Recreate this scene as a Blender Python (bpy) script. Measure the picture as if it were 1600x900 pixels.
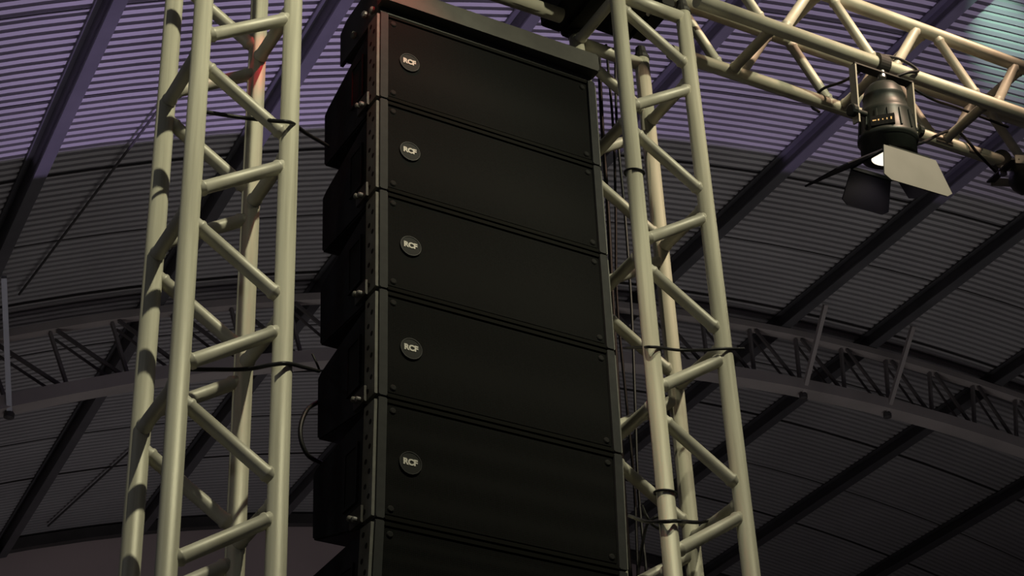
import bpy, bmesh, math, random
from mathutils import Vector, Matrix
for o in list(bpy.data.objects): bpy.data.objects.remove(o)
S = bpy.context.scene
COL = S.collection
random.seed(4)
ZO = 4.5312                                   # height of the calibration origin above the hall floor

# ------------------------------------------------------------------ camera
FOC, YAW, PIT, ROL = 3013.685, 0.5325275, 0.5998132, -0.0495614
CAM = Vector((-1.173977, -3.438816, -2.931187 + ZO))
fwd = Vector((math.sin(YAW)*math.cos(PIT), math.cos(YAW)*math.cos(PIT), math.sin(PIT)))
r0 = Vector((math.cos(YAW), -math.sin(YAW), 0)); u0 = r0.cross(fwd)
right = math.cos(ROL)*r0 + math.sin(ROL)*u0
up = -math.sin(ROL)*r0 + math.cos(ROL)*u0
cd = bpy.data.cameras.new('camera'); cam = bpy.data.objects.new('camera', cd); COL.objects.link(cam)
cd.sensor_width = 36; cd.lens = 36*FOC/1600; cd.clip_end = 300
M = Matrix((right, up, -fwd)).transposed().to_4x4(); M.translation = CAM
cam.matrix_world = M
S.camera = cam

def ray(px, py):
    return right*((px-800)/FOC) - up*((py-450)/FOC) + fwd
def at(px, py, y):                              # the point of the upright plane at depth y seen there
    r = ray(px, py); return CAM + r*((y-CAM.y)/r.y)

# ------------------------------------------------------------------ hall frame (barrel roof)
UD = Vector((0.9973176, -0.0731963, 0)); DD = Vector((0.0728992, 0.9932702, 0.0899999)); WD = Vector((-0.0065877, -0.0897585, 0.9959418))
RT, RH, RUC, RR = 15.186, 0.659, 10.7605, 21.0616
RWC = 10.0 - RR
def RF(u, t, w): return CAM + UD*u + DD*t + WD*w
def RA(th, t, dr=0.0):                          # angle in degrees from the crown, distance t, offset below the roof skin
    a = math.radians(th); return RF(RUC + (RR-dr)*math.sin(a), t, RWC + (RR-dr)*math.cos(a))

# ------------------------------------------------------------------ world, lights, exposure
S.view_settings.view_transform = 'Standard'; S.view_settings.look = 'None'
S.view_settings.exposure = 0.0; S.view_settings.gamma = 1.0; S.view_settings.use_curve_mapping = False
W = bpy.data.worlds.new('World'); S.world = W; W.use_nodes = True
bg = W.node_tree.nodes['Background']; bg.inputs[0].default_value = (0.9, 0.88, 1.0, 1); bg.inputs[1].default_value = 0.022

def lamp(name, kind, loc, aim, power, color, size=0.1, angle=60, blend=0.3, size_y=None):
    l = bpy.data.lights.new(name, kind); l.energy = power; l.color = color
    o = bpy.data.objects.new(name, l); COL.objects.link(o); o.location = loc
    d = Vector(aim) - Vector(loc); o.rotation_euler = d.to_track_quat('-Z', 'Y').to_euler()
    if kind == 'SPOT': l.spot_size = math.radians(angle); l.spot_blend = blend; l.shadow_soft_size = size
    if kind == 'AREA':
        l.shape = 'RECTANGLE'; l.size = size; l.size_y = size_y or size
    return o
# two floods hung on the rig in front of the towers, above the camera
lamp('front_flood', 'SPOT', (0.60, -1.95, ZO+1.75), (0.06, 0.1, ZO-0.42), 205, (1.0, 0.95, 0.67), 0.03, 62, 0.6)
lamp('front_flood', 'SPOT', (2.35, -1.95, ZO+1.95), (1.98, 0.1, ZO+0.75), 180, (1.0, 0.95, 0.67), 0.03, 64, 0.9)
# warm wash on the right-hand truss
lamp('warm_wash', 'SPOT', (2.9, -1.5, ZO+3.0), (2.45, 0.15, ZO+1.25), 340, (1.0, 0.68, 0.48), 0.05, 36, 0.7)
# added floor area lamp, standing in for light bounced to the roof
hb = lamp('house_bounce', 'AREA', RF(7.5, 10.6, -1.4), RF(7.5, 11.6, 9), 76, (1.0, 0.94, 0.91), 10, size_y=4)
hb.data.spread = math.radians(100)
# unseen fill added to brighten the gable wall
lamp('gable_light', 'SPOT', RF(5.5, 15.5, -0.8), RF(5.0, 21.4, 5.5), 260, (1.0, 0.95, 0.98), 0.4, 110, 1.0)
# weak fill added from the left to lift the side rails
lamp('house_light', 'SPOT', (-5.5, -2.0, ZO+0.6), (0.3, 0.1, ZO-0.2), 45, (0.95, 0.97, 1.0), 0.3, 40, 0.5)
# purple washes on the floor; unseen blockers added behind them cut the beam (built below)
PURT = 12.30
PUR = [((9.5, 0.2), (0.80, 0.56, 0.92), 140, (10.5, 10.6, 10), 100), ((4.9, 0.2), (0.66, 0.48, 1.0), 1700, (4.9, 10.8, 10), 75), ((1.5, 0.2), (0.82, 0.70, 0.98), 350, (2.5, 10.6, 10), 100)]
for (u, w), col, pw, aim, cone in PUR:
    lamp('purple_wash', 'SPOT', RF(u, PURT, w), RF(*aim), pw, col, 0.006, cone, 0.9)
# red LED spot on the rig: one narrow beam on the left tower, one grazing the top loudspeaker
lamp('red_spot', 'SPOT', (0.42, 0.02, ZO+0.80), (0.235, 0.20, ZO+0.50), 4.0, (1.0, 0.03, 0.06), 0.01, 22, 0.8)
lamp('red_spot', 'SPOT', (0.50, -0.10, ZO+0.95), (0.62, 0.12, ZO+0.50), 6.5, (1.0, 0.05, 0.05), 0.02, 70, 1.0)
# teal beam grazing the roof at the top right
def roofpt(px, py, dr):
    r = ray(px, py); ru, rt, rw = r.dot(UD), r.dot(DD), r.dot(WD); n = math.hypot(ru, rw); dx, dz = ru/n, rw/n
    b = dx*RUC + dz*RWC; Rq = RR-dr; q = b + math.sqrt(b*b - (RUC**2+RWC**2-Rq*Rq))
    return RF(dx*q, rt*q/n, dz*q)
lamp('teal_beam', 'SPOT', roofpt(1500, -90, 0.9), roofpt(1570, 60, 0.0), 900, (0.58, 1.0, 0.78), 0.02, 13, 1.0)

# ------------------------------------------------------------------ materials
def mat(name, color, rough=0.5, metal=0.0, spec=0.5):
    m = bpy.data.materials.new(name); m.use_nodes = True
    b = m.node_tree.nodes['Principled BSDF']
    b.inputs['Base Color'].default_value = (*color, 1); b.inputs['Roughness'].default_value = rough
    b.inputs['Metallic'].default_value = metal; b.inputs['Specular IOR Level'].default_value = spec
    return m
def noisy(name, c1, c2, scale, rough=0.5, metal=0.0, bump=0.0, bscale=None, detail=4, stretch=(1,1,1), spec=0.5):
    m = mat(name, c1, rough, metal, spec); nt = m.node_tree; N = nt.nodes; L = nt.links
    b = N['Principled BSDF']
    tc = N.new('ShaderNodeTexCoord'); mp = N.new('ShaderNodeMapping'); mp.inputs['Scale'].default_value = stretch
    L.new(tc.outputs['Object'], mp.inputs[0])
    n = N.new('ShaderNodeTexNoise'); n.inputs['Scale'].default_value = scale; n.inputs['Detail'].default_value = detail
    L.new(mp.outputs[0], n.inputs['Vector'])
    cr = N.new('ShaderNodeValToRGB'); cr.color_ramp.elements[0].color = (*c1, 1); cr.color_ramp.elements[1].color = (*c2, 1)
    cr.color_ramp.elements[0].position = 0.35; cr.color_ramp.elements[1].position = 0.68
    L.new(n.outputs['Fac'], cr.inputs[0]); L.new(cr.outputs[0], b.inputs['Base Color'])
    if bump:
        n2 = N.new('ShaderNodeTexNoise'); n2.inputs['Scale'].default_value = bscale or scale*4
        L.new(mp.outputs[0], n2.inputs['Vector'])
        bp = N.new('ShaderNodeBump'); bp.inputs['Strength'].default_value = bump; bp.inputs['Distance'].default_value = 0.002
        L.new(n2.outputs['Fac'], bp.inputs['Height']); L.new(bp.outputs[0], b.inputs['Normal'])
    return m
ALU = noisy('aluminium_tube', (0.64, 0.62, 0.50), (0.50, 0.48, 0.38), 9, 0.48, 0.12, 0.15, 60)
ALUV = noisy('aluminium_upright', (0.68, 0.66, 0.53), (0.47, 0.45, 0.355), 2.2, 0.48, 0.12, 0.15, 60, stretch=(26, 26, 0.9))
ALU2 = noisy('aluminium_brace', (0.60, 0.58, 0.49), (0.50, 0.48, 0.39), 14, 0.48, 0.12, 0.15, 60)
DARKSTEEL = noisy('dark_steel', (0.035, 0.034, 0.033), (0.055, 0.052, 0.048), 12, 0.55, 0.3)
ROOFM = noisy('roof_sheet', (0.40, 0.39, 0.40), (0.33, 0.32, 0.33), 0.8, 0.6, 0.1)
PURLIN = noisy('purlin_steel', (0.075, 0.075, 0.082), (0.105, 0.103, 0.112), 2, 0.55, 0.2)
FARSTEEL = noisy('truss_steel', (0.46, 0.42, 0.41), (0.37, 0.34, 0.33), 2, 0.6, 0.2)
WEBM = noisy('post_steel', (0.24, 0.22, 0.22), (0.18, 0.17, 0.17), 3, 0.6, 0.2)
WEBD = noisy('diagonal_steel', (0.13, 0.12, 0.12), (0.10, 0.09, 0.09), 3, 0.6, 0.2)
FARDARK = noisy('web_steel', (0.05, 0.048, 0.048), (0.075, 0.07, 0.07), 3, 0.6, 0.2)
STRUT = noisy('strut_steel', (0.55, 0.56, 0.64), (0.46, 0.47, 0.54), 4, 0.5, 0.3)
WALLM = noisy('gable_paint', (0.62, 0.50, 0.50), (0.54, 0.44, 0.44), 0.7, 0.8)
FLOORM = noisy('floor_concrete', (0.20, 0.19, 0.18), (0.14, 0.135, 0.13), 0.6, 0.7)
CAB = noisy('cabinet_black', (0.012, 0.012, 0.013), (0.018, 0.018, 0.019), 60, 0.7, 0, 0.3, 400, spec=0.2)
STRIP = noisy('strip_grey', (0.036, 0.037, 0.038), (0.044, 0.045, 0.046), 40, 0.7, spec=0.12)
LIP = mat('lip_black', (0.0075, 0.0075, 0.0065), 0.8, 0, 0.06)
RAIL = noisy('rail_steel', (0.14, 0.14, 0.13), (0.18, 0.18, 0.165), 50, 0.6, spec=0.2)
HOLE = mat('hole_black', (0.003, 0.003, 0.003), 0.9)
BEAM = noisy('fly_beam_paint', (0.098, 0.096, 0.086), (0.080, 0.078, 0.071), 18, 0.7, spec=0.2)
STEEL = mat('bright_steel', (0.55, 0.55, 0.55), 0.3, 0.9)
PINM = mat('pin_steel', (0.25, 0.25, 0.25), 0.4, 0.6)
RUBBER = mat('cable_rubber', (0.010, 0.010, 0.011), 0.5)
BADGE = mat('badge_black', (0.012, 0.012, 0.012), 0.6, 0, 0.2)
RIM = mat('badge_rim', (0.03, 0.03, 0.03), 0.5, 0.2, 0.3)
LETTER = mat('badge_white', (0.62, 0.60, 0.55), 0.6, 0, 0.2)
LAMPB = noisy('lamp_black', (0.018, 0.023, 0.020), (0.026, 0.031, 0.027), 30, 0.45)
DOORM = noisy('barn_door_paint', (0.185, 0.20, 0.185), (0.165, 0.18, 0.165), 10, 0.6)  # paler copy for the leaf that faces the front light
DOORK = mat('barn_door_black', (0.014, 0.014, 0.024), 0.6, 0, 0.2)  # darker copy: shade of the other leaves put into the colour
PLATE = noisy('block_plate', (0.026, 0.024, 0.021), (0.018, 0.017, 0.015), 14, 0.7, spec=0.2)
def emit(name, col, s):
    m = bpy.data.materials.new(name); m.use_nodes = True; nt = m.node_tree
    b = nt.nodes['Principled BSDF']; b.inputs['Base Color'].default_value = (*col, 1)
    b.inputs['Emission Color'].default_value = (*col, 1); b.inputs['Emission Strength'].default_value = s
    return m
LENS = emit('lens_glow', (1.0, 0.90, 0.74), 1.3)
AMBER = emit('display_amber', (1.0, 0.62, 0.25), 0.5)
# perforated grille: tiny holes in a staggered grid
GR = mat('grille_perforated', (0.020, 0.020, 0.017), 0.8, 0, 0.06)
nt = GR.node_tree; N = nt.nodes; L = nt.links
tc = N.new('ShaderNodeTexCoord'); vo = N.new('ShaderNodeTexVoronoi'); vo.inputs['Scale'].default_value = 210; vo.inputs['Randomness'].default_value = 0.15
L.new(tc.outputs['Object'], vo.inputs['Vector'])
cr = N.new('ShaderNodeValToRGB'); cr.color_ramp.elements[0].color = (0.004, 0.004, 0.004, 1); cr.color_ramp.elements[1].color = (0.0090, 0.0092, 0.0092, 1)
cr.color_ramp.elements[0].position = 0.30; cr.color_ramp.elements[1].position = 0.50
L.new(vo.outputs['Distance'], cr.inputs[0]); L.new(cr.outputs[0], N['Principled BSDF'].inputs['Base Color'])

# ------------------------------------------------------------------ helpers
def obj(name, bm, m, parent=None, smooth=False, loc=None):
    me = bpy.data.meshes.new(name)
    bmesh.ops.recalc_face_normals(bm, faces=bm.faces)
    if smooth:
        for f in bm.faces: f.smooth = True
    bm.to_mesh(me); bm.free()
    if m: me.materials.append(m)
    o = bpy.data.objects.new(name, me); COL.objects.link(o)
    if loc is not None: o.location = loc
    if parent is not None:
        o.parent = parent
    return o
def thing(name, label, cat, loc=(0,0,0), group=None):
    o = bpy.data.objects.new(name, None); COL.objects.link(o); o.location = loc; o.empty_display_size = 0.1
    return tag(o, label, cat, group)
def tag(o, label, cat, group=None):
    o['label'] = label; o['category'] = cat
    if group: o['group'] = group
    return o
def struct(o): o['kind'] = 'structure'; return o
def hexa(bm, p):                                # eight corners: four below, four above, same order
    v = [bm.verts.new(q) for q in p]
    for f in ((0,1,2,3),(7,6,5,4),(0,4,5,1),(1,5,6,2),(2,6,7,3),(3,7,4,0)): bm.faces.new([v[i] for i in f])
def box(bm, a, b):
    x0,y0,z0 = a; x1,y1,z1 = b
    hexa(bm, [(x0,y0,z0),(x1,y0,z0),(x1,y1,z0),(x0,y1,z0),(x0,y0,z1),(x1,y0,z1),(x1,y1,z1),(x0,y1,z1)])
def bar(bm, a, b, wu, wv, upv):                 # rectangular bar from a to b
    a, b = Vector(a), Vector(b); d = (b-a).normalized(); s = d.cross(Vector(upv)).normalized(); t = s.cross(d)
    q = []
    for P in (a, b): q.append([P - s*wu/2 - t*wv/2, P + s*wu/2 - t*wv/2, P + s*wu/2 + t*wv/2, P - s*wu/2 + t*wv/2])
    hexa(bm, q[0]+q[1])
def ring(bm, c, ax, r, n, ref=None):
    ax = Vector(ax).normalized(); ref = ref or (Vector((0,0,1)) if abs(ax.z) < 0.9 else Vector((1,0,0)))
    s = ax.cross(ref).normalized(); t = ax.cross(s)
    return [bm.verts.new(Vector(c) + s*(r*math.cos(2*math.pi*i/n)) + t*(r*math.sin(2*math.pi*i/n))) for i in range(n)]
def skin_rings(bm, rs, caps=True):
    n = len(rs[0])
    for A, B in zip(rs, rs[1:]):
        for i in range(n): bm.faces.new((A[i], A[(i+1)%n], B[(i+1)%n], B[i]))
    if caps:
        bm.faces.new(rs[0][::-1]); bm.faces.new(rs[-1])
def rod(bm, a, b, r, n=16):
    d = Vector(b)-Vector(a); skin_rings(bm, [ring(bm, a, d, r, n), ring(bm, b, d, r, n)])
def lathe(bm, base, ax, prof, n=28):            # prof: (distance along axis, radius)
    ax = Vector(ax).normalized()
    skin_rings(bm, [ring(bm, Vector(base)+ax*h, ax, max(r, 1e-4), n) for h, r in prof])
def spline(pts, k=8):
    P = [Vector(p) for p in pts]; P = [2*P[0]-P[1]] + P + [2*P[-1]-P[-2]]; out = []
    for i in range(1, len(P)-2):
        a, b, c, d = P[i-1:i+3]
        for j in range(k):
            t = j/k
            out.append(0.5*((2*b) + (c-a)*t + (2*a-5*b+4*c-d)*t*t + (3*b-a-3*c+d)*t**3))
    return out + [P[-2]]
def tube(bm, pts, r, n=8, k=8):
    Q = spline(pts, k) if len(pts) > 2 else [Vector(p) for p in pts]
    rs = []; ref = None
    for i, q in enumerate(Q):
        d = (Q[min(i+1, len(Q)-1)] - Q[max(i-1, 0)]).normalized()
        if ref is None: ref = Vector((0.31, 0.22, 0.9)).cross(d).normalized()
        ref = (ref - d*ref.dot(d)).normalized(); t = d.cross(ref)
        rs.append([bm.verts.new(q + ref*(r*math.cos(2*math.pi*a/n)) + t*(r*math.sin(2*math.pi*a/n))) for a in range(n)])
    skin_rings(bm, rs)
def B(): return bmesh.new()
def smooth_rod(name, a, b, r, m, parent, n=20):
    """a round tube with its own axis object-local, smooth sided"""
    bm = B(); rod(bm, a, b, r, n)
    o = obj(name, bm, m, parent)
    for f in o.data.polygons: f.use_smooth = len(f.vertices) == 4
    return o

# ------------------------------------------------------------------ hall: roof skin, gable, floor, side walls
T0, T1, THW, PITCH = 6.5, 21.85, 42.0, 0.0935
bm = B(); prof = []
t = T0
while t < T1:
    prof += [(t, 0.0), (t+0.050, 0.0), (t+0.057, -0.048), (t+0.087, -0.048)]; t += PITCH
NA = 64
rows = [[bm.verts.new(RA(-THW + 2*THW*i/NA, tt, dr)) for i in range(NA+1)] for tt, dr in prof]
for A, C in zip(rows, rows[1:]):
    for i in range(NA): bm.faces.new((A[i], A[i+1], C[i+1], C[i]))
roof = struct(obj('ceiling', bm, ROOFM))
roof['label'] = 'ribbed barrel vaulted sheet metal roof'
bm = B()                                         # sheet end laps: thin overlapping lips across the vault
for k in range(9):
    tt = 10.43 + 1.166*k
    for i in range(NA):
        a0, a1 = -THW+2*THW*i/NA, -THW+2*THW*(i+1)/NA
        hexa(bm, [RA(a0,tt,0.008), RA(a1,tt,0.008), RA(a1,tt+0.012,0.008), RA(a0,tt+0.012,0.008), RA(a0,tt,-0.01), RA(a1,tt,-0.01), RA(a1,tt+0.012,-0.01), RA(a0,tt+0.012,-0.01)])
obj('sheet_lap', bm, FARDARK, roof)
def wall_arc(name, t, m):
    bm = B(); n = 48
    for side in (0, 1):
        tt = t + 0.15*side
        topv = [bm.verts.new(RA(-THW+2*THW*i/n, tt, 0.0)) for i in range(n+1)]
        lowv = []
        for v in topv:
            p = v.co.copy(); p -= WD*((p.z)/WD.z); lowv.append(bm.verts.new(p))
        for i in range(n): bm.faces.new((topv[i], topv[i+1], lowv[i+1], lowv[i]))
    return struct(obj(name, bm, m))
wall_arc('wall_back', T1, WALLM)
bm = B()                                         # dark eave beam along the head of the gable
for i in range(48):
    a0, a1 = -THW+2*THW*i/48, -THW+2*THW*(i+1)/48
    hexa(bm, [RA(a0,T1-0.14,0.15), RA(a1,T1-0.14,0.15), RA(a1,T1-0.01,0.15), RA(a0,T1-0.01,0.15), RA(a0,T1-0.14,0.02), RA(a1,T1-0.14,0.02), RA(a1,T1-0.01,0.02), RA(a0,T1-0.01,0.02)])
bmesh.ops.remove_doubles(bm, verts=bm.verts, dist=1e-4)
struct(obj('trim_1', bm, FARDARK))
for nm, sg in (('wall_left', -1), ('wall_right', 1)):
    bm = B(); th = sg*THW; a = math.radians(th)
    uu = RUC + RR*math.sin(a)
    p = [RA(th, T0), RA(th, T1)]; q = [p[0]-WD*(p[0].z/WD.z), p[1]-WD*(p[1].z/WD.z)]
    o2 = UD*(0.15*sg)
    hexa(bm, [q[0], q[1], q[1]+o2, q[0]+o2, p[0], p[1], p[1]+o2, p[0]+o2])
    struct(obj(nm, bm, WALLM))
bm = B(); box(bm, (-8, -14, -0.2), (30, 25, 0.0)); struct(obj('floor', bm, FLOORM))

# added floor fixtures, out of view; their plates cut the purple roof edge
for k, ((u, w), col, pw, aim, cone) in enumerate(PUR):
    base = RF(u, PURT, w); base.z = 0
    o = thing('wash_light', ['floor wash light throwing purple up to the right of the vault', 'floor wash light throwing purple up to the crown of the vault', 'floor wash light throwing purple up to the left of the vault'][k], 'wash light', base, 'purple wash lights')
    hz = RF(u, PURT, w).z
    bm = B(); box(bm, (-0.15, -0.14, 0.0), (0.15, 0.10, hz-0.25)); bmesh.ops.bevel(bm, geom=list(bm.edges), offset=0.01, segments=2); obj('housing', bm, LAMPB, o)
    bm = B(); p = RF(u, PURT+0.012, w) - base
    bar(bm, p-WD*0.30, p+WD*0.95, 3.2, 0.004, DD); obj('flag', bm, HOLE, o)

# purlins along the vault
PUR_TH = [(84.0, 'outermost dark steel roof purlin at the far left edge of the vault'),
  (76.77, 'dark steel roof purlin crossing the top left corner, left of the left truss tower'),
  (67.93, 'dark steel roof purlin running down behind the left truss tower'),
  (60.9, 'dark steel roof purlin running behind the stack of black loudspeakers'),
  (54.55, 'dark steel roof purlin seen through the right truss tower near its top'),
  (48.84, 'dark steel roof purlin passing behind the left lower end of the horizontal truss'),
  (43.98, 'dark steel roof purlin passing just below the stage light with barn doors'),
  (41.06, 'dark steel roof purlin meeting the right frame edge below the stage light'),
  (36.93, 'dark steel roof purlin in the dim lower right, second from the bottom corner'),
  (32.84, 'lowest dark steel roof purlin in the bottom right corner')]
def roof_angle(elev, dr):                         # crown angle of the point of the vault seen at that elevation across the hall
    dx, dz = math.cos(math.radians(elev)), math.sin(math.radians(elev)); b = dx*RUC + dz*RWC; Rq = RR-dr
    q = b + math.sqrt(b*b - (RUC**2+RWC**2-Rq*Rq)); return math.degrees(math.atan2(dx*q-RUC, dz*q-RWC))
for el, lab in PUR_TH:
    th = roof_angle(el, 0.11)
    a = math.radians(th); rad = UD*math.sin(a) + WD*math.cos(a); tan = UD*math.cos(a) - WD*math.sin(a)
    o = thing('roof_purlin', lab, 'roof beam', RA(th, 14.0, 0.09), 'roof purlins')
    base = o.location.copy()
    for nm, off, wu, wv in (('web', 0.10, 0.014, 0.17), ('flange', 0.02, 0.11, 0.014), ('flange', 0.185, 0.11, 0.014)):
        bm = B(); bar(bm, RA(th, T0+0.1, off)-base, RA(th, T1-0.02, off)-base, wu, wv, rad); obj(nm, bm, PURLIN, o)

# arched roof truss
tr = thing('roof_truss', 'dim arched steel lattice roof truss spanning behind the loudspeakers and towers', 'roof truss', RA(0, RT, 0.4))
tb = tr.location.copy()
def arc_bar(dr0, dr1, tw):
    bm = B(); n = 60
    for i in range(n):
        a0, a1 = -THW+1+2*(THW-1)*i/n, -THW+1+2*(THW-1)*(i+1)/n
        hexa(bm, [RA(a0,RT-tw/2,dr1)-tb, RA(a1,RT-tw/2,dr1)-tb, RA(a1,RT+tw/2,dr1)-tb, RA(a0,RT+tw/2,dr1)-tb,
                  RA(a0,RT-tw/2,dr0)-tb, RA(a1,RT-tw/2,dr0)-tb, RA(a1,RT+tw/2,dr0)-tb, RA(a0,RT+tw/2,dr0)-tb])
    bmesh.ops.remove_doubles(bm, verts=bm.verts, dist=1e-4)
    return bm
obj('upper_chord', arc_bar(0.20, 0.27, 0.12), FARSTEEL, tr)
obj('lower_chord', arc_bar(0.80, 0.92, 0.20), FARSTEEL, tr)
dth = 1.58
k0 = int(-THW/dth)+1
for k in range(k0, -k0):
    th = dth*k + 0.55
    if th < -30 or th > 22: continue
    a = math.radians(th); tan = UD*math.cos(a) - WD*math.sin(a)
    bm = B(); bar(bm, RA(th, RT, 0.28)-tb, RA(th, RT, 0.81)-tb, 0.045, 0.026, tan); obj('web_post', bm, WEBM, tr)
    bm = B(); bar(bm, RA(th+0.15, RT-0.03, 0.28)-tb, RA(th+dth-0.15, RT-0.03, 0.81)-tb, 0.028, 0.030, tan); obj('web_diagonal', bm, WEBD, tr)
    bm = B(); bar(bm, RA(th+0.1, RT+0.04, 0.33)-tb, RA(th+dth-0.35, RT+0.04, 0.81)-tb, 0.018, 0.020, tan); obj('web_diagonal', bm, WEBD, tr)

def thin(name, label, cat, a, b, r, m, group=None, n=8):
    a, b = Vector(a), Vector(b); c = (a+b)/2
    bm = B(); rod(bm, a-c, b-c, r, n); o = obj(name, bm, m, None, loc=c); return tag(o, label, cat, group)
# knee struts from the purlins to the truss
def strut(lab, th, tt, thb):
    p, q = RA(th, tt, 0.19), RA(thb, RT-0.02, 0.94)
    o = thing('knee_strut', lab, 'strut', q, 'knee struts of the roof truss')
    bm = B(); bar(bm, p-q, Vector((0,0,0)), 0.045, 0.045, UD); obj('strut_bar', bm, STRUT if th < -20 else FARSTEEL, o)
    bm = B(); lathe(bm, -WD*0.06, WD, [(0,0.02),(0.01,0.045),(0.05,0.045),(0.07,0.03)], 10); obj('end_bolt', bm, FARDARK, o)
strut('pale thin strut dropping to the roof truss at the left frame edge', -24.9, 14.06, -24.75)
strut('thin brown strut dropping to the roof truss right of the right tower', -1.09, 14.55, -1.0)
strut('thin brown strut dropping to the roof truss near the lower right', 1.92, 14.55, 2.0)
# diagonal bracing rods under the skin
thin('brace_rod', 'thin dark brace rod slanting across the roof above the left of the roof truss', 'brace rod', roofpt(250, 168, 0.05), roofpt(30, 460, 0.05), 0.011, FARDARK, 'roof brace rods')
thin('brace_rod', 'thin dark brace rod slanting across the dim roof at the lower left', 'brace rod', roofpt(230, 680, 0.05), roofpt(75, 822, 0.05), 0.012, FARDARK, 'roof brace rods')

# ------------------------------------------------------------------ box truss sections
SP, PER, CR, BR, EO = 0.24, 0.47845, 0.0236, 0.0170, 0.040
def brace(name, a, b, root):                      # round tube with a weld bead where each end meets its chord
    a, b = Vector(a), Vector(b); L_ = (b-a).length; q = 0.0245*L_/SP
    bm = B(); lathe(bm, a, b-a, [(0,BR),(q-0.004,BR),(q,BR*1.16),(q+0.005,BR*1.16),(q+0.010,BR),(L_-q-0.010,BR),(L_-q-0.005,BR*1.16),(L_-q,BR*1.16),(L_-q+0.004,BR),(L_,BR)], 18)
    o = obj(name, bm, ALU2, root)
    for f in o.data.polygons: f.use_smooth = len(f.vertices) == 4
def truss(root, axis_fn, lo, hi, znode, back=((0,0),)*4, cm=None):
    """axis_fn(i, s) gives chord i at run s. chords: 0 front A, 1 front B, 2 back of A, 3 back of B.
       Zigzags on the front (0-1) and back (2-3); straight cross braces on the sides (0-2 at A nodes, 1-3 at B nodes)."""
    for i in range(4): smooth_rod('chord', axis_fn(i, lo + back[i][0]), axis_fn(i, hi + back[i][1]), CR, cm or ALU, root, 28)
    k = math.ceil((lo - znode)/PER)
    while znode + k*PER < hi + PER/2:
        s = znode + k*PER
        for a, b in ((0, 1), (2, 3)):
            for sg in (-1, 1):
                s0, s1 = s + sg*EO, s + sg*(PER/2 - EO)
                if lo < min(s0, s1) and max(s0, s1) < hi:
                    brace('diagonal_brace', axis_fn(a, s0), axis_fn(b, s1), root)
        if lo < s < hi: brace('cross_brace', axis_fn(0, s), axis_fn(2, s), root)
        s2 = s + PER/2
        if lo < s2 < hi: brace('cross_brace', axis_fn(1, s2), axis_fn(3, s2), root)
        k += 1
def tower(label, x, y, znode, ztop):
    root = thing('truss_tower', label, 'truss tower', (x+SP/2, y+SP/2, 0))
    offs = [(-SP/2, -SP/2), (SP/2, -SP/2), (-SP/2, SP/2), (SP/2, SP/2)]
    truss(root, lambda i, s: Vector((offs[i][0], offs[i][1], s)), 0.06, ztop, znode + ZO, cm=ALUV)
    bm = B(); box(bm, (-0.3, -0.3, 0.0), (0.3, 0.3, 0.05))
    bmesh.ops.bevel(bm, geom=list(bm.edges), offset=0.006, segments=2); obj('base_plate', bm, DARKSTEEL, root)
    for a, b in ((0,1),(2,3)):
        A, C = Vector((*offs[a], ztop-0.03)), Vector((*offs[b], ztop-0.03)); smooth_rod('end_brace', A, C, 0.021, ALU2, root, 16)
    for ox, oy in offs:
        bm = B(); lathe(bm, (ox, oy, ztop-0.012), (0,0,1), [(0,0.026),(0.012,0.026),(0.03,0.018),(0.05,0.016)], 16); obj('coupler', bm, DARKSTEEL, root)
    return root
XR, YR = 1.335441, 0.107302
TZ = 1.115 + ZO
tower('cream aluminium lattice truss tower left of the black loudspeaker stack', 0, 0, 0.258883, TZ)
tower('cream aluminium lattice truss tower right of the black loudspeaker stack', XR, YR, 0.603811, TZ)

# corner blocks on the towers
def block(label, x, y):
    root = thing('corner_block', label, 'truss corner block', (x+SP/2, y+SP/2, TZ+0.04))
    h = SP/2; H = 0.36
    def bb(name, a, b, bev=0.004):
        bm = B(); box(bm, a, b); bmesh.ops.bevel(bm, geom=list(bm.edges), offset=bev, segments=2); return obj(name, bm, PLATE, root)
    bb('wing_plate', (-h-0.105, -h+0.04, -0.015), (-h-0.036, h+0.035, H), 0.004)
    bb('sleeve', (-h-0.034, -h+0.02, 0.045), (h-0.02, h+0.03, H), 0.006)
    bb('side_bar', (-h-0.034, -h-0.02, -0.028), (-h+0.022, h+0.035, 0.04))
    bb('side_bar', (h-0.05, -h+0.03, 0.0), (h-0.005, h-0.03, 0.045))
    bb('bottom_plate', (-h+0.026, -h+0.03, 0.022), (h-0.052, h-0.03, 0.040), 0.002)
    bb('gusset', (-0.03, -h+0.05, -0.03), (0.03, h-0.05, 0.020))
    for sx in (-1, 1):
        bm = B(); lathe(bm, (sx*h*0.55, -h*0.2, 0.006), (0,0,1), [(0,0.012),(0.012,0.012),(0.014,0.007),(0.018,0.007)], 12); obj('bolt', bm, STEEL, root)
    return root
block('dark corner block on top of the right truss tower', XR, YR)
block('dark corner block on top of the left truss tower', 0, 0)

# horizontal truss (right of the tower, and the length between the towers)
HY, HZ, HA, HB = 0.0986, 1.1832+ZO, 0.0654, 0.0933
def haxis(i, s):
    o = [(0, 0), (0, SP), (SP, 0), (SP, SP)][i]       # 0 front lower, 1 front upper, 2 back lower, 3 back upper
    return Vector((s, HY + o[0] + HA*(s-2), HZ + o[1] + HB*(s-2)))
def htruss(label, lo, hi, back):
    c = haxis(0, (lo+hi)/2) + Vector((0, SP/2, 0))
    root = thing('horizontal_truss', label, 'truss beam', c)
    truss(root, lambda i, s: haxis(i, s) - c, lo, hi, 1.917, back)
    return root
htruss('cream aluminium lattice truss running right from the top of the right tower', XR+SP+0.035, 6.2, ((0,0), (0,0), (0.06,0), (0.06,0)))
htruss('cream aluminium lattice truss passing above the black loudspeaker stack', SP+0.04, XR-0.04, ((0,0), (0,0), (0,-0.05), (0,-0.05)))

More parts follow.
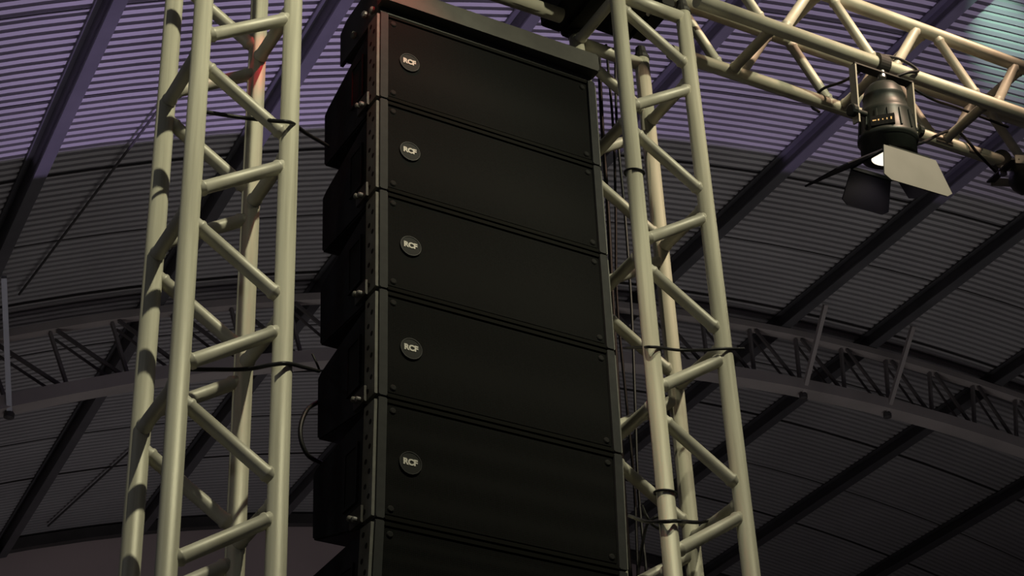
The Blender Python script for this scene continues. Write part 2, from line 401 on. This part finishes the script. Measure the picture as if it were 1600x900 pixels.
# ------------------------------------------------------------------ loudspeaker array
XL, XRR = 0.5398, 1.2215
AW = XRR - XL
FY = [0.100, 0.106, 0.110, 0.113, 0.119, 0.137, 0.175]
FZ = [0.692, 0.387, 0.085, -0.221, -0.529, -0.849, -1.165]
RAISE = [0.020, 0.028, 0.036, 0.062, 0.105, 0.13]
ORD = ['topmost', 'second', 'third', 'fourth', 'fifth', 'sixth']
LABS = ['topmost black loudspeaker of the stack, tinted red under the grey beam',
        'black loudspeaker with round badge, second from the top of the stack',
        'black loudspeaker with round badge, third from the top of the stack',
        'black loudspeaker with round badge, fourth from the top of the stack',
        'black loudspeaker with round badge, fifth from the top of the stack',
        'lowest black loudspeaker of the stack, cut off by the bottom frame edge']
def cabinet(i):
    y0, z0, y1, z1 = FY[i], FZ[i]+ZO, FY[i+1], FZ[i+1]+ZO
    org = Vector(((XL+XRR)/2, (y0+y1)/2+0.18, z1))
    root = thing('loudspeaker', LABS[i], 'loudspeaker', org, 'loudspeakers of the hanging array')
    e = Vector((0, y1-y0, z1-z0)); Hh = e.length; e.normalize(); n = Vector((0, -e.z, e.y)); n = n if n.y > 0 else -n   # n: into the box
    P0 = Vector((XL, y0, z0)) - org
    def F(x, s, d): return P0 + Vector((x, 0, 0)) + e*s + n*d      # x across, s down from the top, d depth
    g = 0.003
    bk_b = Vector((0, FY[i+1]+0.372, z1+RAISE[i])) - org; bk_t = bk_b + Vector((0, 0.004, 0.205))
    # enclosure: front block then taper to the back
    bm = B()
    x0, x1 = 0.004, AW-0.004
    sec = [(F(0, g, 0.012), F(0, Hh-g, 0.012)), (F(0, g, 0.075), F(0, Hh-g, 0.075)),
           (Vector((0, bk_t.y-0.02, bk_t.z)), Vector((0, bk_b.y-0.02, bk_b.z))), (Vector((0, bk_t.y, bk_t.z-0.012)), Vector((0, bk_b.y, bk_b.z+0.012)))]
    L_ = XL - org.x
    rows = []
    for tp, bt in sec:
        rows.append([bm.verts.new((L_+x0, tp.y, tp.z)), bm.verts.new((L_+x1, tp.y, tp.z)), bm.verts.new((L_+x1, bt.y, bt.z)), bm.verts.new((L_+x0, bt.y, bt.z))])
    skin_rings(bm, rows)
    bmesh.ops.bevel(bm, geom=list(bm.edges), offset=0.004, segments=2, affect='EDGES')
    obj('enclosure', bm, CAB, root)
    def fbox(bm, xa, xb, sa, sb, da, db):
        hexa(bm, [F(xa,sb,da), F(xb,sb,da), F(xb,sb,db), F(xa,sb,db), F(xa,sa,da), F(xb,sa,da), F(xb,sa,db), F(xa,sa,db)])
    for xa in (0.0, AW-0.0225):
        bm = B(); fbox(bm, xa, xa+0.0225, g, Hh-g, 0.0, 0.040)
        bmesh.ops.bevel(bm, geom=list(bm.edges), offset=0.0025, segments=2); obj('edge_strip', bm, STRIP, root)
    for sa in (g, Hh-g-0.010):
        bm = B(); fbox(bm, 0.0235, AW-0.0235, sa, sa+0.010, 0.003, 0.03)
        bmesh.ops.bevel(bm, geom=list(bm.edges), offset=0.002, segments=2); obj('trim_lip', bm, LIP, root)
    bm = B(); fbox(bm, 0.0255, AW-0.0255, g+0.0145, Hh-g-0.0145, 0.006, 0.012)
    bmesh.ops.bevel(bm, geom=list(bm.edges), offset=0.002, segments=2); obj('grille', bm, GR, root)
    # corner screws
    for sx in (0.040, AW-0.040):
        for ss in (0.032, Hh-0.032):
            bm = B(); lathe(bm, F(sx, ss, 0.0065), -n, [(0,0.0085),(0.002,0.0085),(0.004,0.006),(0.0041,0.002)], 14); obj('screw', bm, HOLE, root)
    # badge: ring, disc and raised letters
    cx, cs = 0.088, Hh*0.5
    bm = B(); lathe(bm, F(cx, cs, 0.0065), -n, [(0,0.030),(0.003,0.030),(0.004,0.028),(0.0041,0.001)], 36)
    bd = obj('badge', bm, BADGE, root)
    bm = B(); A_ = ring(bm, F(cx,cs,0.0030), n, 0.030, 36); B_ = ring(bm, F(cx,cs,0.0012), n, 0.0295, 36); C_ = ring(bm, F(cx,cs,0.0012), n, 0.0275, 36); D_ = ring(bm, F(cx,cs,0.0028), n, 0.0270, 36)
    skin_rings(bm, [A_, B_, C_, D_], caps=False); obj('badge_rim', bm, RIM, bd)
    fc = bpy.data.curves.new('badge_lettering', 'FONT'); fc.body = 'RCF'; fc.size = 0.0215; fc.align_x = 'CENTER'; fc.align_y = 'CENTER'; fc.extrude = 0.0006; fc.offset = 0.0011; fc.space_character = 0.98
    fo = bpy.data.objects.new('badge_lettering', fc); COL.objects.link(fo)
    fc.materials.append(LETTER)
    R3 = Matrix((Vector((1,0,0)), -e, -n)).transposed().to_4x4(); R3.translation = F(cx-0.001, cs-0.001, 0.0018)
    bpy.context.view_layer.update()
    me = bpy.data.meshes.new_from_object(fo.evaluated_get(bpy.context.evaluated_depsgraph_get())); bpy.data.objects.remove(fo)
    me.transform(R3); me.materials.clear(); me.materials.append(LETTER)
    fo = bpy.data.objects.new('badge_lettering', me); COL.objects.link(fo); fo.parent = bd
    # rigging rails with holes, both sides
    for sd in (0, 1):
        xa, xb = (-0.008, 0.004) if sd == 0 else (AW-0.004, AW+0.008)
        bm = B(); fbox(bm, xa, xb, 0.008, Hh-0.008, 0.008, 0.066); bmesh.ops.bevel(bm, geom=list(bm.edges), offset=0.002, segments=1)
        rl = obj('rigging_rail', bm, RAIL, root)
        bm = B()
        for q in range(9):
            ss = 0.03 + q*(Hh-0.06)/8; dd = 0.026 if q % 2 else 0.046
            xo = xa-0.0006 if sd == 0 else xb+0.0006
            lathe(bm, F(xo, ss, dd), Vector((-1,0,0)) if sd == 0 else Vector((1,0,0)), [(0,0.0070),(0.0004,0.0070)], 12)
        obj('rail_holes', bm, HOLE, rl)
        # link plate and pins at the lower corner joining the next cabinet
        bm = B(); xo = -0.016 if sd == 0 else AW+0.008
        fbox(bm, xo, xo+0.008, Hh-0.050, Hh-0.006, 0.050, 0.112); bmesh.ops.bevel(bm, geom=list(bm.edges), offset=0.003, segments=1); lk = obj('link_plate', bm, DARKSTEEL, root)
        for dd, ss in ((0.074, Hh-0.02), (0.098, Hh-0.032)):
            bm = B(); lathe(bm, F(-0.0155 if sd == 0 else AW+0.0155, ss, dd), Vector((-1 if sd == 0 else 1,0,0)), [(0,0.0075),(0.010,0.0075),(0.013,0.0045),(0.0132,0.001)], 12); obj('pin', bm, PINM if dd < 0.09 else RAIL, lk)
        # side handle: raised frame, recess shade put into a black panel
        xo = -0.003 if sd == 0 else AW-0.002
        bm = B()
        for (sa, sb, da, db) in ((0.075, 0.085, 0.110, 0.185), (Hh-0.095, Hh-0.085, 0.110, 0.185), (0.085, Hh-0.095, 0.110, 0.118), (0.085, Hh-0.095, 0.177, 0.185)):
            fbox(bm, xo, xo+0.009, sa, sb, da, db)
        hd = obj('side_handle', bm, CAB, root)
        bm = B(); fbox(bm, xo+0.003, xo+0.0085, 0.084, Hh-0.094, 0.116, 0.179); obj('handle_recess', bm, HOLE, hd)
    return root
for i in range(6): cabinet(i)

# fly frame on top of the array
fo_ = Vector(((XL+XRR)/2, 0.25, 0.70+ZO))
fl = thing('fly_frame', 'grey steel fly frame on top of the black loudspeaker stack', 'fly frame', fo_)
def fb(name, a, b, m, bev=0.004):
    bm = B(); box(bm, Vector(a)-fo_, Vector(b)-fo_); bmesh.ops.bevel(bm, geom=list(bm.edges), offset=bev, segments=2); return obj(name, bm, m, fl)
fb('front_beam', (XL-0.004, 0.078, 0.716+ZO), (XRR+0.006, 0.118, 0.778+ZO), BEAM)
fb('rear_beam', (XL+0.012, 0.33, 0.72+ZO), (XRR-0.012, 0.37, 0.78+ZO), DARKSTEEL)
for xs in (XL+0.002, XRR-0.012):
    bm = B(); a = [(0.112, 0.700), (0.372, 0.700), (0.372, 0.822), (0.330, 0.842), (0.150, 0.842), (0.112, 0.800)]
    f0 = [bm.verts.new(Vector((xs, y, z+ZO))-fo_) for y, z in a]; f1 = [bm.verts.new(Vector((xs+0.010, y, z+ZO))-fo_) for y, z in a]
    skin_rings(bm, [f0, f1]); sp = obj('side_plate', bm, DARKSTEEL, fl)
    for y, z in ((0.15, 0.73), (0.20, 0.755), (0.27, 0.735)):
        bm = B(); lathe(bm, Vector((xs-0.001, y, z+ZO))-fo_, (-1,0,0), [(0,0.011),(0.008,0.011),(0.012,0.006)], 12); obj('bolt', bm, STEEL if y == 0.20 else RAIL, sp)
fb('base_plate', (XL+0.016, 0.119, 0.7000+ZO), (XRR-0.016, 0.325, 0.7140+ZO), DARKSTEEL, 0.002)  # added to close the gap so the band below the beam reads dark
fb('front_lip', (XL+0.002, 0.110, 0.6960+ZO), (XRR-0.002, 0.119, 0.7150+ZO), DARKSTEEL, 0.002)  # dark strip added for the shaded band under the beam
fb('spine', ((XL+XRR)/2-0.03, 0.118, 0.73+ZO), ((XL+XRR)/2+0.03, 0.33, 0.79+ZO), DARKSTEEL)

# ------------------------------------------------------------------ stage lights
def leaf(bm, p):                                 # p: four or five outline points, gives a thin folded sheet
    p = [Vector(q) for q in p]; nn = (p[1]-p[0]).cross(p[2]-p[0]).normalized()*0.002
    a = [bm.verts.new(q-nn) for q in p]; b = [bm.verts.new(q+nn) for q in p]; skin_rings(bm, [a, b])
def stage_light(label, top, axis, yaw, doors=True, parts='full'):
    """top: the clamp point; axis: pointing direction; local frame x along the truss"""
    root = thing('stage_light', label, 'stage light', top, 'stage lights on the horizontal truss')
    ax = Vector(axis).normalized(); X = Vector((math.cos(yaw), math.sin(yaw), 0)); X = (X - ax*X.dot(ax)).normalized(); Yv = ax.cross(X)   # Yv: toward the audience
    if Yv.y > 0: Yv = -Yv
    b0 = Vector((0.0, 0, -0.05)) + ax*0.035
    bm = B(); lathe(bm, b0, ax, [(0,0.020),(0.003,0.045),(0.02,0.060),(0.045,0.068),(0.05,0.070),(0.055,0.066),(0.10,0.078),(0.105,0.084),(0.115,0.084),(0.118,0.084),(0.190,0.092),(0.195,0.098),(0.21,0.098),(0.213,0.090),(0.263,0.090),(0.265,0.070)], 36)
    body = obj('lamp_body', bm, LAMPB, root)
    for f in body.data.polygons: f.use_smooth = len(f.vertices) == 4
    bm = B()
    for q in range(14):
        a = 2*math.pi*q/14; d = X*math.cos(a)+Yv*math.sin(a)
        bar(bm, b0+ax*0.122+d*0.084, b0+ax*0.186+d*0.091, 0.006, 0.010, d)
    obj('cooling_fins', bm, LAMPB, body)
    # lens and ring
    bm = B(); lathe(bm, b0+ax*0.254, ax, [(0,0.066),(0.008,0.066),(0.016,0.045),(0.019,0.01)], 32); obj('lens', bm, LENS if doors else DOORK, root)
    # yoke: two arms and a bridge, with tilt knobs
    for sg in (-1, 1):
        bm = B(); bar(bm, Vector((0,0,-0.045)), X*(sg*0.128)+Vector((0,0,-0.045)), 0.030, 0.006, (0,0,1)); yb = obj('yoke_bridge', bm, DARKSTEEL, root)
        bm = B(); bar(bm, X*(sg*0.126)+Vector((0,0,-0.044)), X*(sg*0.126)+ax*0.25, 0.006, 0.030, Yv); ya = obj('yoke_arm', bm, ALU2, root)
        bm = B(); lathe(bm, b0+ax*0.13+X*(sg*0.088), X*sg, [(0,0.010),(0.046,0.010),(0.048,0.022),(0.064,0.022),(0.067,0.017)], 14); obj('tilt_knob', bm, LAMPB, ya)
    # hook clamp round the chord
    bm = B(); lathe(bm, X*-0.022, X, [(0,0.0245),(0,0.036),(0.044,0.036),(0.044,0.0245)], 24)
    cl = obj('hook_clamp', bm, DARKSTEEL, root)
    bm = B(); rod(bm, (0,0,-0.03), (0,0,-0.062), 0.014, 12); obj('clamp_bolt', bm, STEEL, cl)
    # rear control panel with lit digits
    if doors:
        pd = (Yv*0.62 - X*0.78).normalized(); cpt = b0+ax*0.170+pd*0.088; sx = ax.cross(pd).normalized()
        if sx.x < 0: sx = -sx
        bm = B(); bar(bm, cpt-sx*0.038, cpt+sx*0.038, 0.034, 0.014, pd); dp = obj('display_panel', bm, HOLE, root)
        bm = B()
        for q, (w, h) in enumerate(((0.012, 0.003), (0.004, 0.005), (0.003, 0.004), (0.003, 0.006), (0.004, 0.009))):
            o = cpt + pd*0.0075 + sx*(-0.026 + 0.0135*q); bar(bm, o-sx*w/2, o+sx*w/2, h, 0.002, pd)
        obj('display_digits', bm, AMBER, dp)
        # barn doors
        e0 = b0 + ax*0.284; h = 0.088
        bm = B()
        for d in (X, -X, Yv, -Yv):
            s = ax.cross(d).normalized(); bar(bm, e0+d*h-s*h, e0+d*h+s*h, 0.012, 0.006, d)
        fr = obj('door_frame', bm, LAMPB, root)
        def door(d, spread, ln, w0, w1, m, cut=0.0):
            s = ax.cross(d).normalized(); dirn = (ax*math.cos(spread)+d*math.sin(spread)).normalized(); a = e0 + d*(h+0.002)
            bm = B(); leaf(bm, [a-s*w0, a+s*w0, a+dirn*ln*0.88+s*w1, a+dirn*ln+s*(w1-0.025), a+dirn*ln-s*(w1-0.025), a+dirn*ln*0.88-s*w1]); obj('barn_door', bm, m, fr)
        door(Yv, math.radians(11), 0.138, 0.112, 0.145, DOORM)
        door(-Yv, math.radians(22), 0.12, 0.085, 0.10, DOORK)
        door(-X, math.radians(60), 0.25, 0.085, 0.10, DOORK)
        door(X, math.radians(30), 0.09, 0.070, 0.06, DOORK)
    return root
LX = 2.372
lp = haxis(0, LX)
stage_light('black stage light with open pale barn doors hanging under the right truss', lp, (0.08, 0.20, -1), HA, True)
lamp('stage_lamp_beam', 'SPOT', lp + Vector((0.028, 0.070, -0.345)), lp + Vector((0.1, 0.5, -2)), 1.6, (1.0, 0.85, 0.65), 0.04, 150, 0.4)
LX2 = 3.155
stage_light('black stage light cut off by the right frame edge', haxis(2, LX2+0.005), (0.95, -0.35, -0.16), HA, False)

# ------------------------------------------------------------------ cables and ties
def cable(name, label, pts, r=0.006, m=RUBBER, cat='cable', group=None):
    c = Vector(pts[0]); bm = B(); tube(bm, [Vector(p)-c for p in pts], r); o = obj(name, bm, m, None, True, loc=c); return tag(o, label, cat, group)
def tie(label, c, r=CR+0.004):
    c = Vector(c); bm = B(); A_ = [c+Vector((r*math.cos(2*math.pi*q/20), r*math.sin(2*math.pi*q/20), 0.006*math.sin(2*math.pi*q/20)))-c for q in range(20)]
    A_.append(A_[0]); tube(bm, A_, 0.0035, 6, 3); return tag(obj('cable_tie', bm, RUBBER, None, True, loc=c), label, 'cable tie', 'cable ties on the towers')
cable('speaker_cable', 'black cable sagging from the left tower to the upper loudspeakers', [at(302,172,0.034), at(380,184,0.06), at(430,189,-0.03), at(455,192,-0.034), at(478,208,0.1), at(512,228,0.40)], 0.0052)
cable('speaker_cable', 'black cable stretched from the left tower towards the middle of the loudspeaker stack', [at(290,577,0.034), at(380,577,0.04), at(425,570,-0.02), at(450,568,-0.032), at(475,574,0.05), at(498,580,0.42)], 0.0050)
cable('speaker_cable', 'black cable looping out behind the fourth and fifth loudspeakers', [at(497,628,0.50), at(480,640,0.47), at(470,665,0.46), at(471,690,0.46), at(482,712,0.47), at(503,724,0.50)], 0.0060)
cable('loose_wire', 'short wire end sticking up beside the fourth loudspeaker', [at(500,580,0.46), at(494,566,0.45), at(488,553,0.45)], 0.0030)
tie('black tie around the right tower beside the second loudspeaker', (XR, YR, 0.402+ZO))
cable('lashing_line', 'thin black line lashed across the right tower at the fourth loudspeaker', [at(975,543,0.32), at(1000,543,0.16), at(1015,542,0.075), at(1030,543,0.08), at(1060,547,0.14), at(1100,547,0.10), at(1128,545,0.078), at(1150,545,0.085), at(1162,545,0.11)], 0.0042)
cable('lashing_line', 'thin black line lashed across the right tower at the fifth loudspeaker', [at(983,806,0.32), at(1010,815,0.18), at(1040,815,0.08), at(1056,814,0.075), at(1070,815,0.09), at(1100,815,0.24), at(1130,800,0.2), at(1160,778,0.13)], 0.0050)
tie('black tie around the right tower beside the fifth loudspeaker', (XR, YR, -0.622+ZO))
for k, (xa, dx) in enumerate(((0, 0), (12, 5), (26, -3))):
    cable('drop_cable', ['black cable hanging down behind the right tower, nearest the loudspeakers', 'black cable hanging down behind the right tower, middle of three', 'black cable hanging down behind the right tower, farthest from the loudspeakers'][k],
          [at(935+xa,70,0.50), at(941+xa+dx,200,0.50), at(950+xa,330,0.51), at(957+xa-dx,470,0.52), at(966+xa,620,0.52), at(974+xa+dx,760,0.53), at(985+xa,905,0.53)], 0.007 if k == 0 else 0.0045, group='drop cables behind the right tower')
cable('junction_cable', 'tangled black cable hanging from the lashing beside the fifth loudspeaker', [at(1003,790,0.33), at(1010,806,0.3), at(1020,820,0.3), at(1034,826,0.28), at(1030,808,0.3), at(1012,818,0.32), at(1004,850,0.34), at(996,902,0.36)], 0.0042)
top = lambda x, dz=0: haxis(1, x) + Vector((0, 0.10, 0.03+dz))
cable('power_cable', 'black power cable draped along the right truss from the tower to the stage light', [haxis(0,1.72)+Vector((0,0.14,0.16)), haxis(0,1.95)+Vector((0,0.12,0.14)), haxis(0,2.02)+Vector((0,0.09,0.08)), haxis(0,2.15)+Vector((0,0.06,0.07)), haxis(0,2.28)+Vector((0,0.04,0.055)), haxis(0,2.36)+Vector((0.02,0,0.045)), haxis(0,2.46)+Vector((0,-0.02,0.035)), haxis(0,2.52)+Vector((0,-0.03,0.0)), haxis(0,2.46)+Vector((0,-0.03,-0.03)), haxis(0,2.40)+Vector((0,0.02,-0.05))], 0.0055)
cable('power_cable', 'black power cable running along the right truss beyond the stage light', [haxis(0,2.34)+Vector((0,0.04,0.05)), haxis(0,2.44)+Vector((0,0.11,0.09)), haxis(0,2.56)+Vector((0,0.14,0.13)), haxis(0,2.72)+Vector((0,0.12,0.06)), haxis(0,2.86)+Vector((0,0.13,0.07)), haxis(0,3.1)+Vector((0,0.12,0.05))], 0.0050)
cable('safety_wire', 'thin black wire from the stage light to the back chord on its left', [lp+Vector((-0.06,0.02,-0.03)), haxis(2,2.33)+Vector((0,-0.10,0.02)), haxis(2,2.30)+Vector((0,-0.02,0.035)), haxis(2,2.29)+Vector((0,0.03,0.0)), haxis(2,2.28)+Vector((0,-0.01,-0.06))], 0.0050)
cable('lamp_cable', 'black cable from the stage light to the one at the right edge', [lp+Vector((0.09,0.02,-0.15)), lp+Vector((0.16,0.1,-0.155)), lp+Vector((0.26,0.16,-0.13)), haxis(2,2.9)+Vector((0,-0.04,0.03)), haxis(2,3.02)+Vector((0,-0.03,-0.04)), haxis(2,3.12)+Vector((0,0,-0.06))], 0.0055)
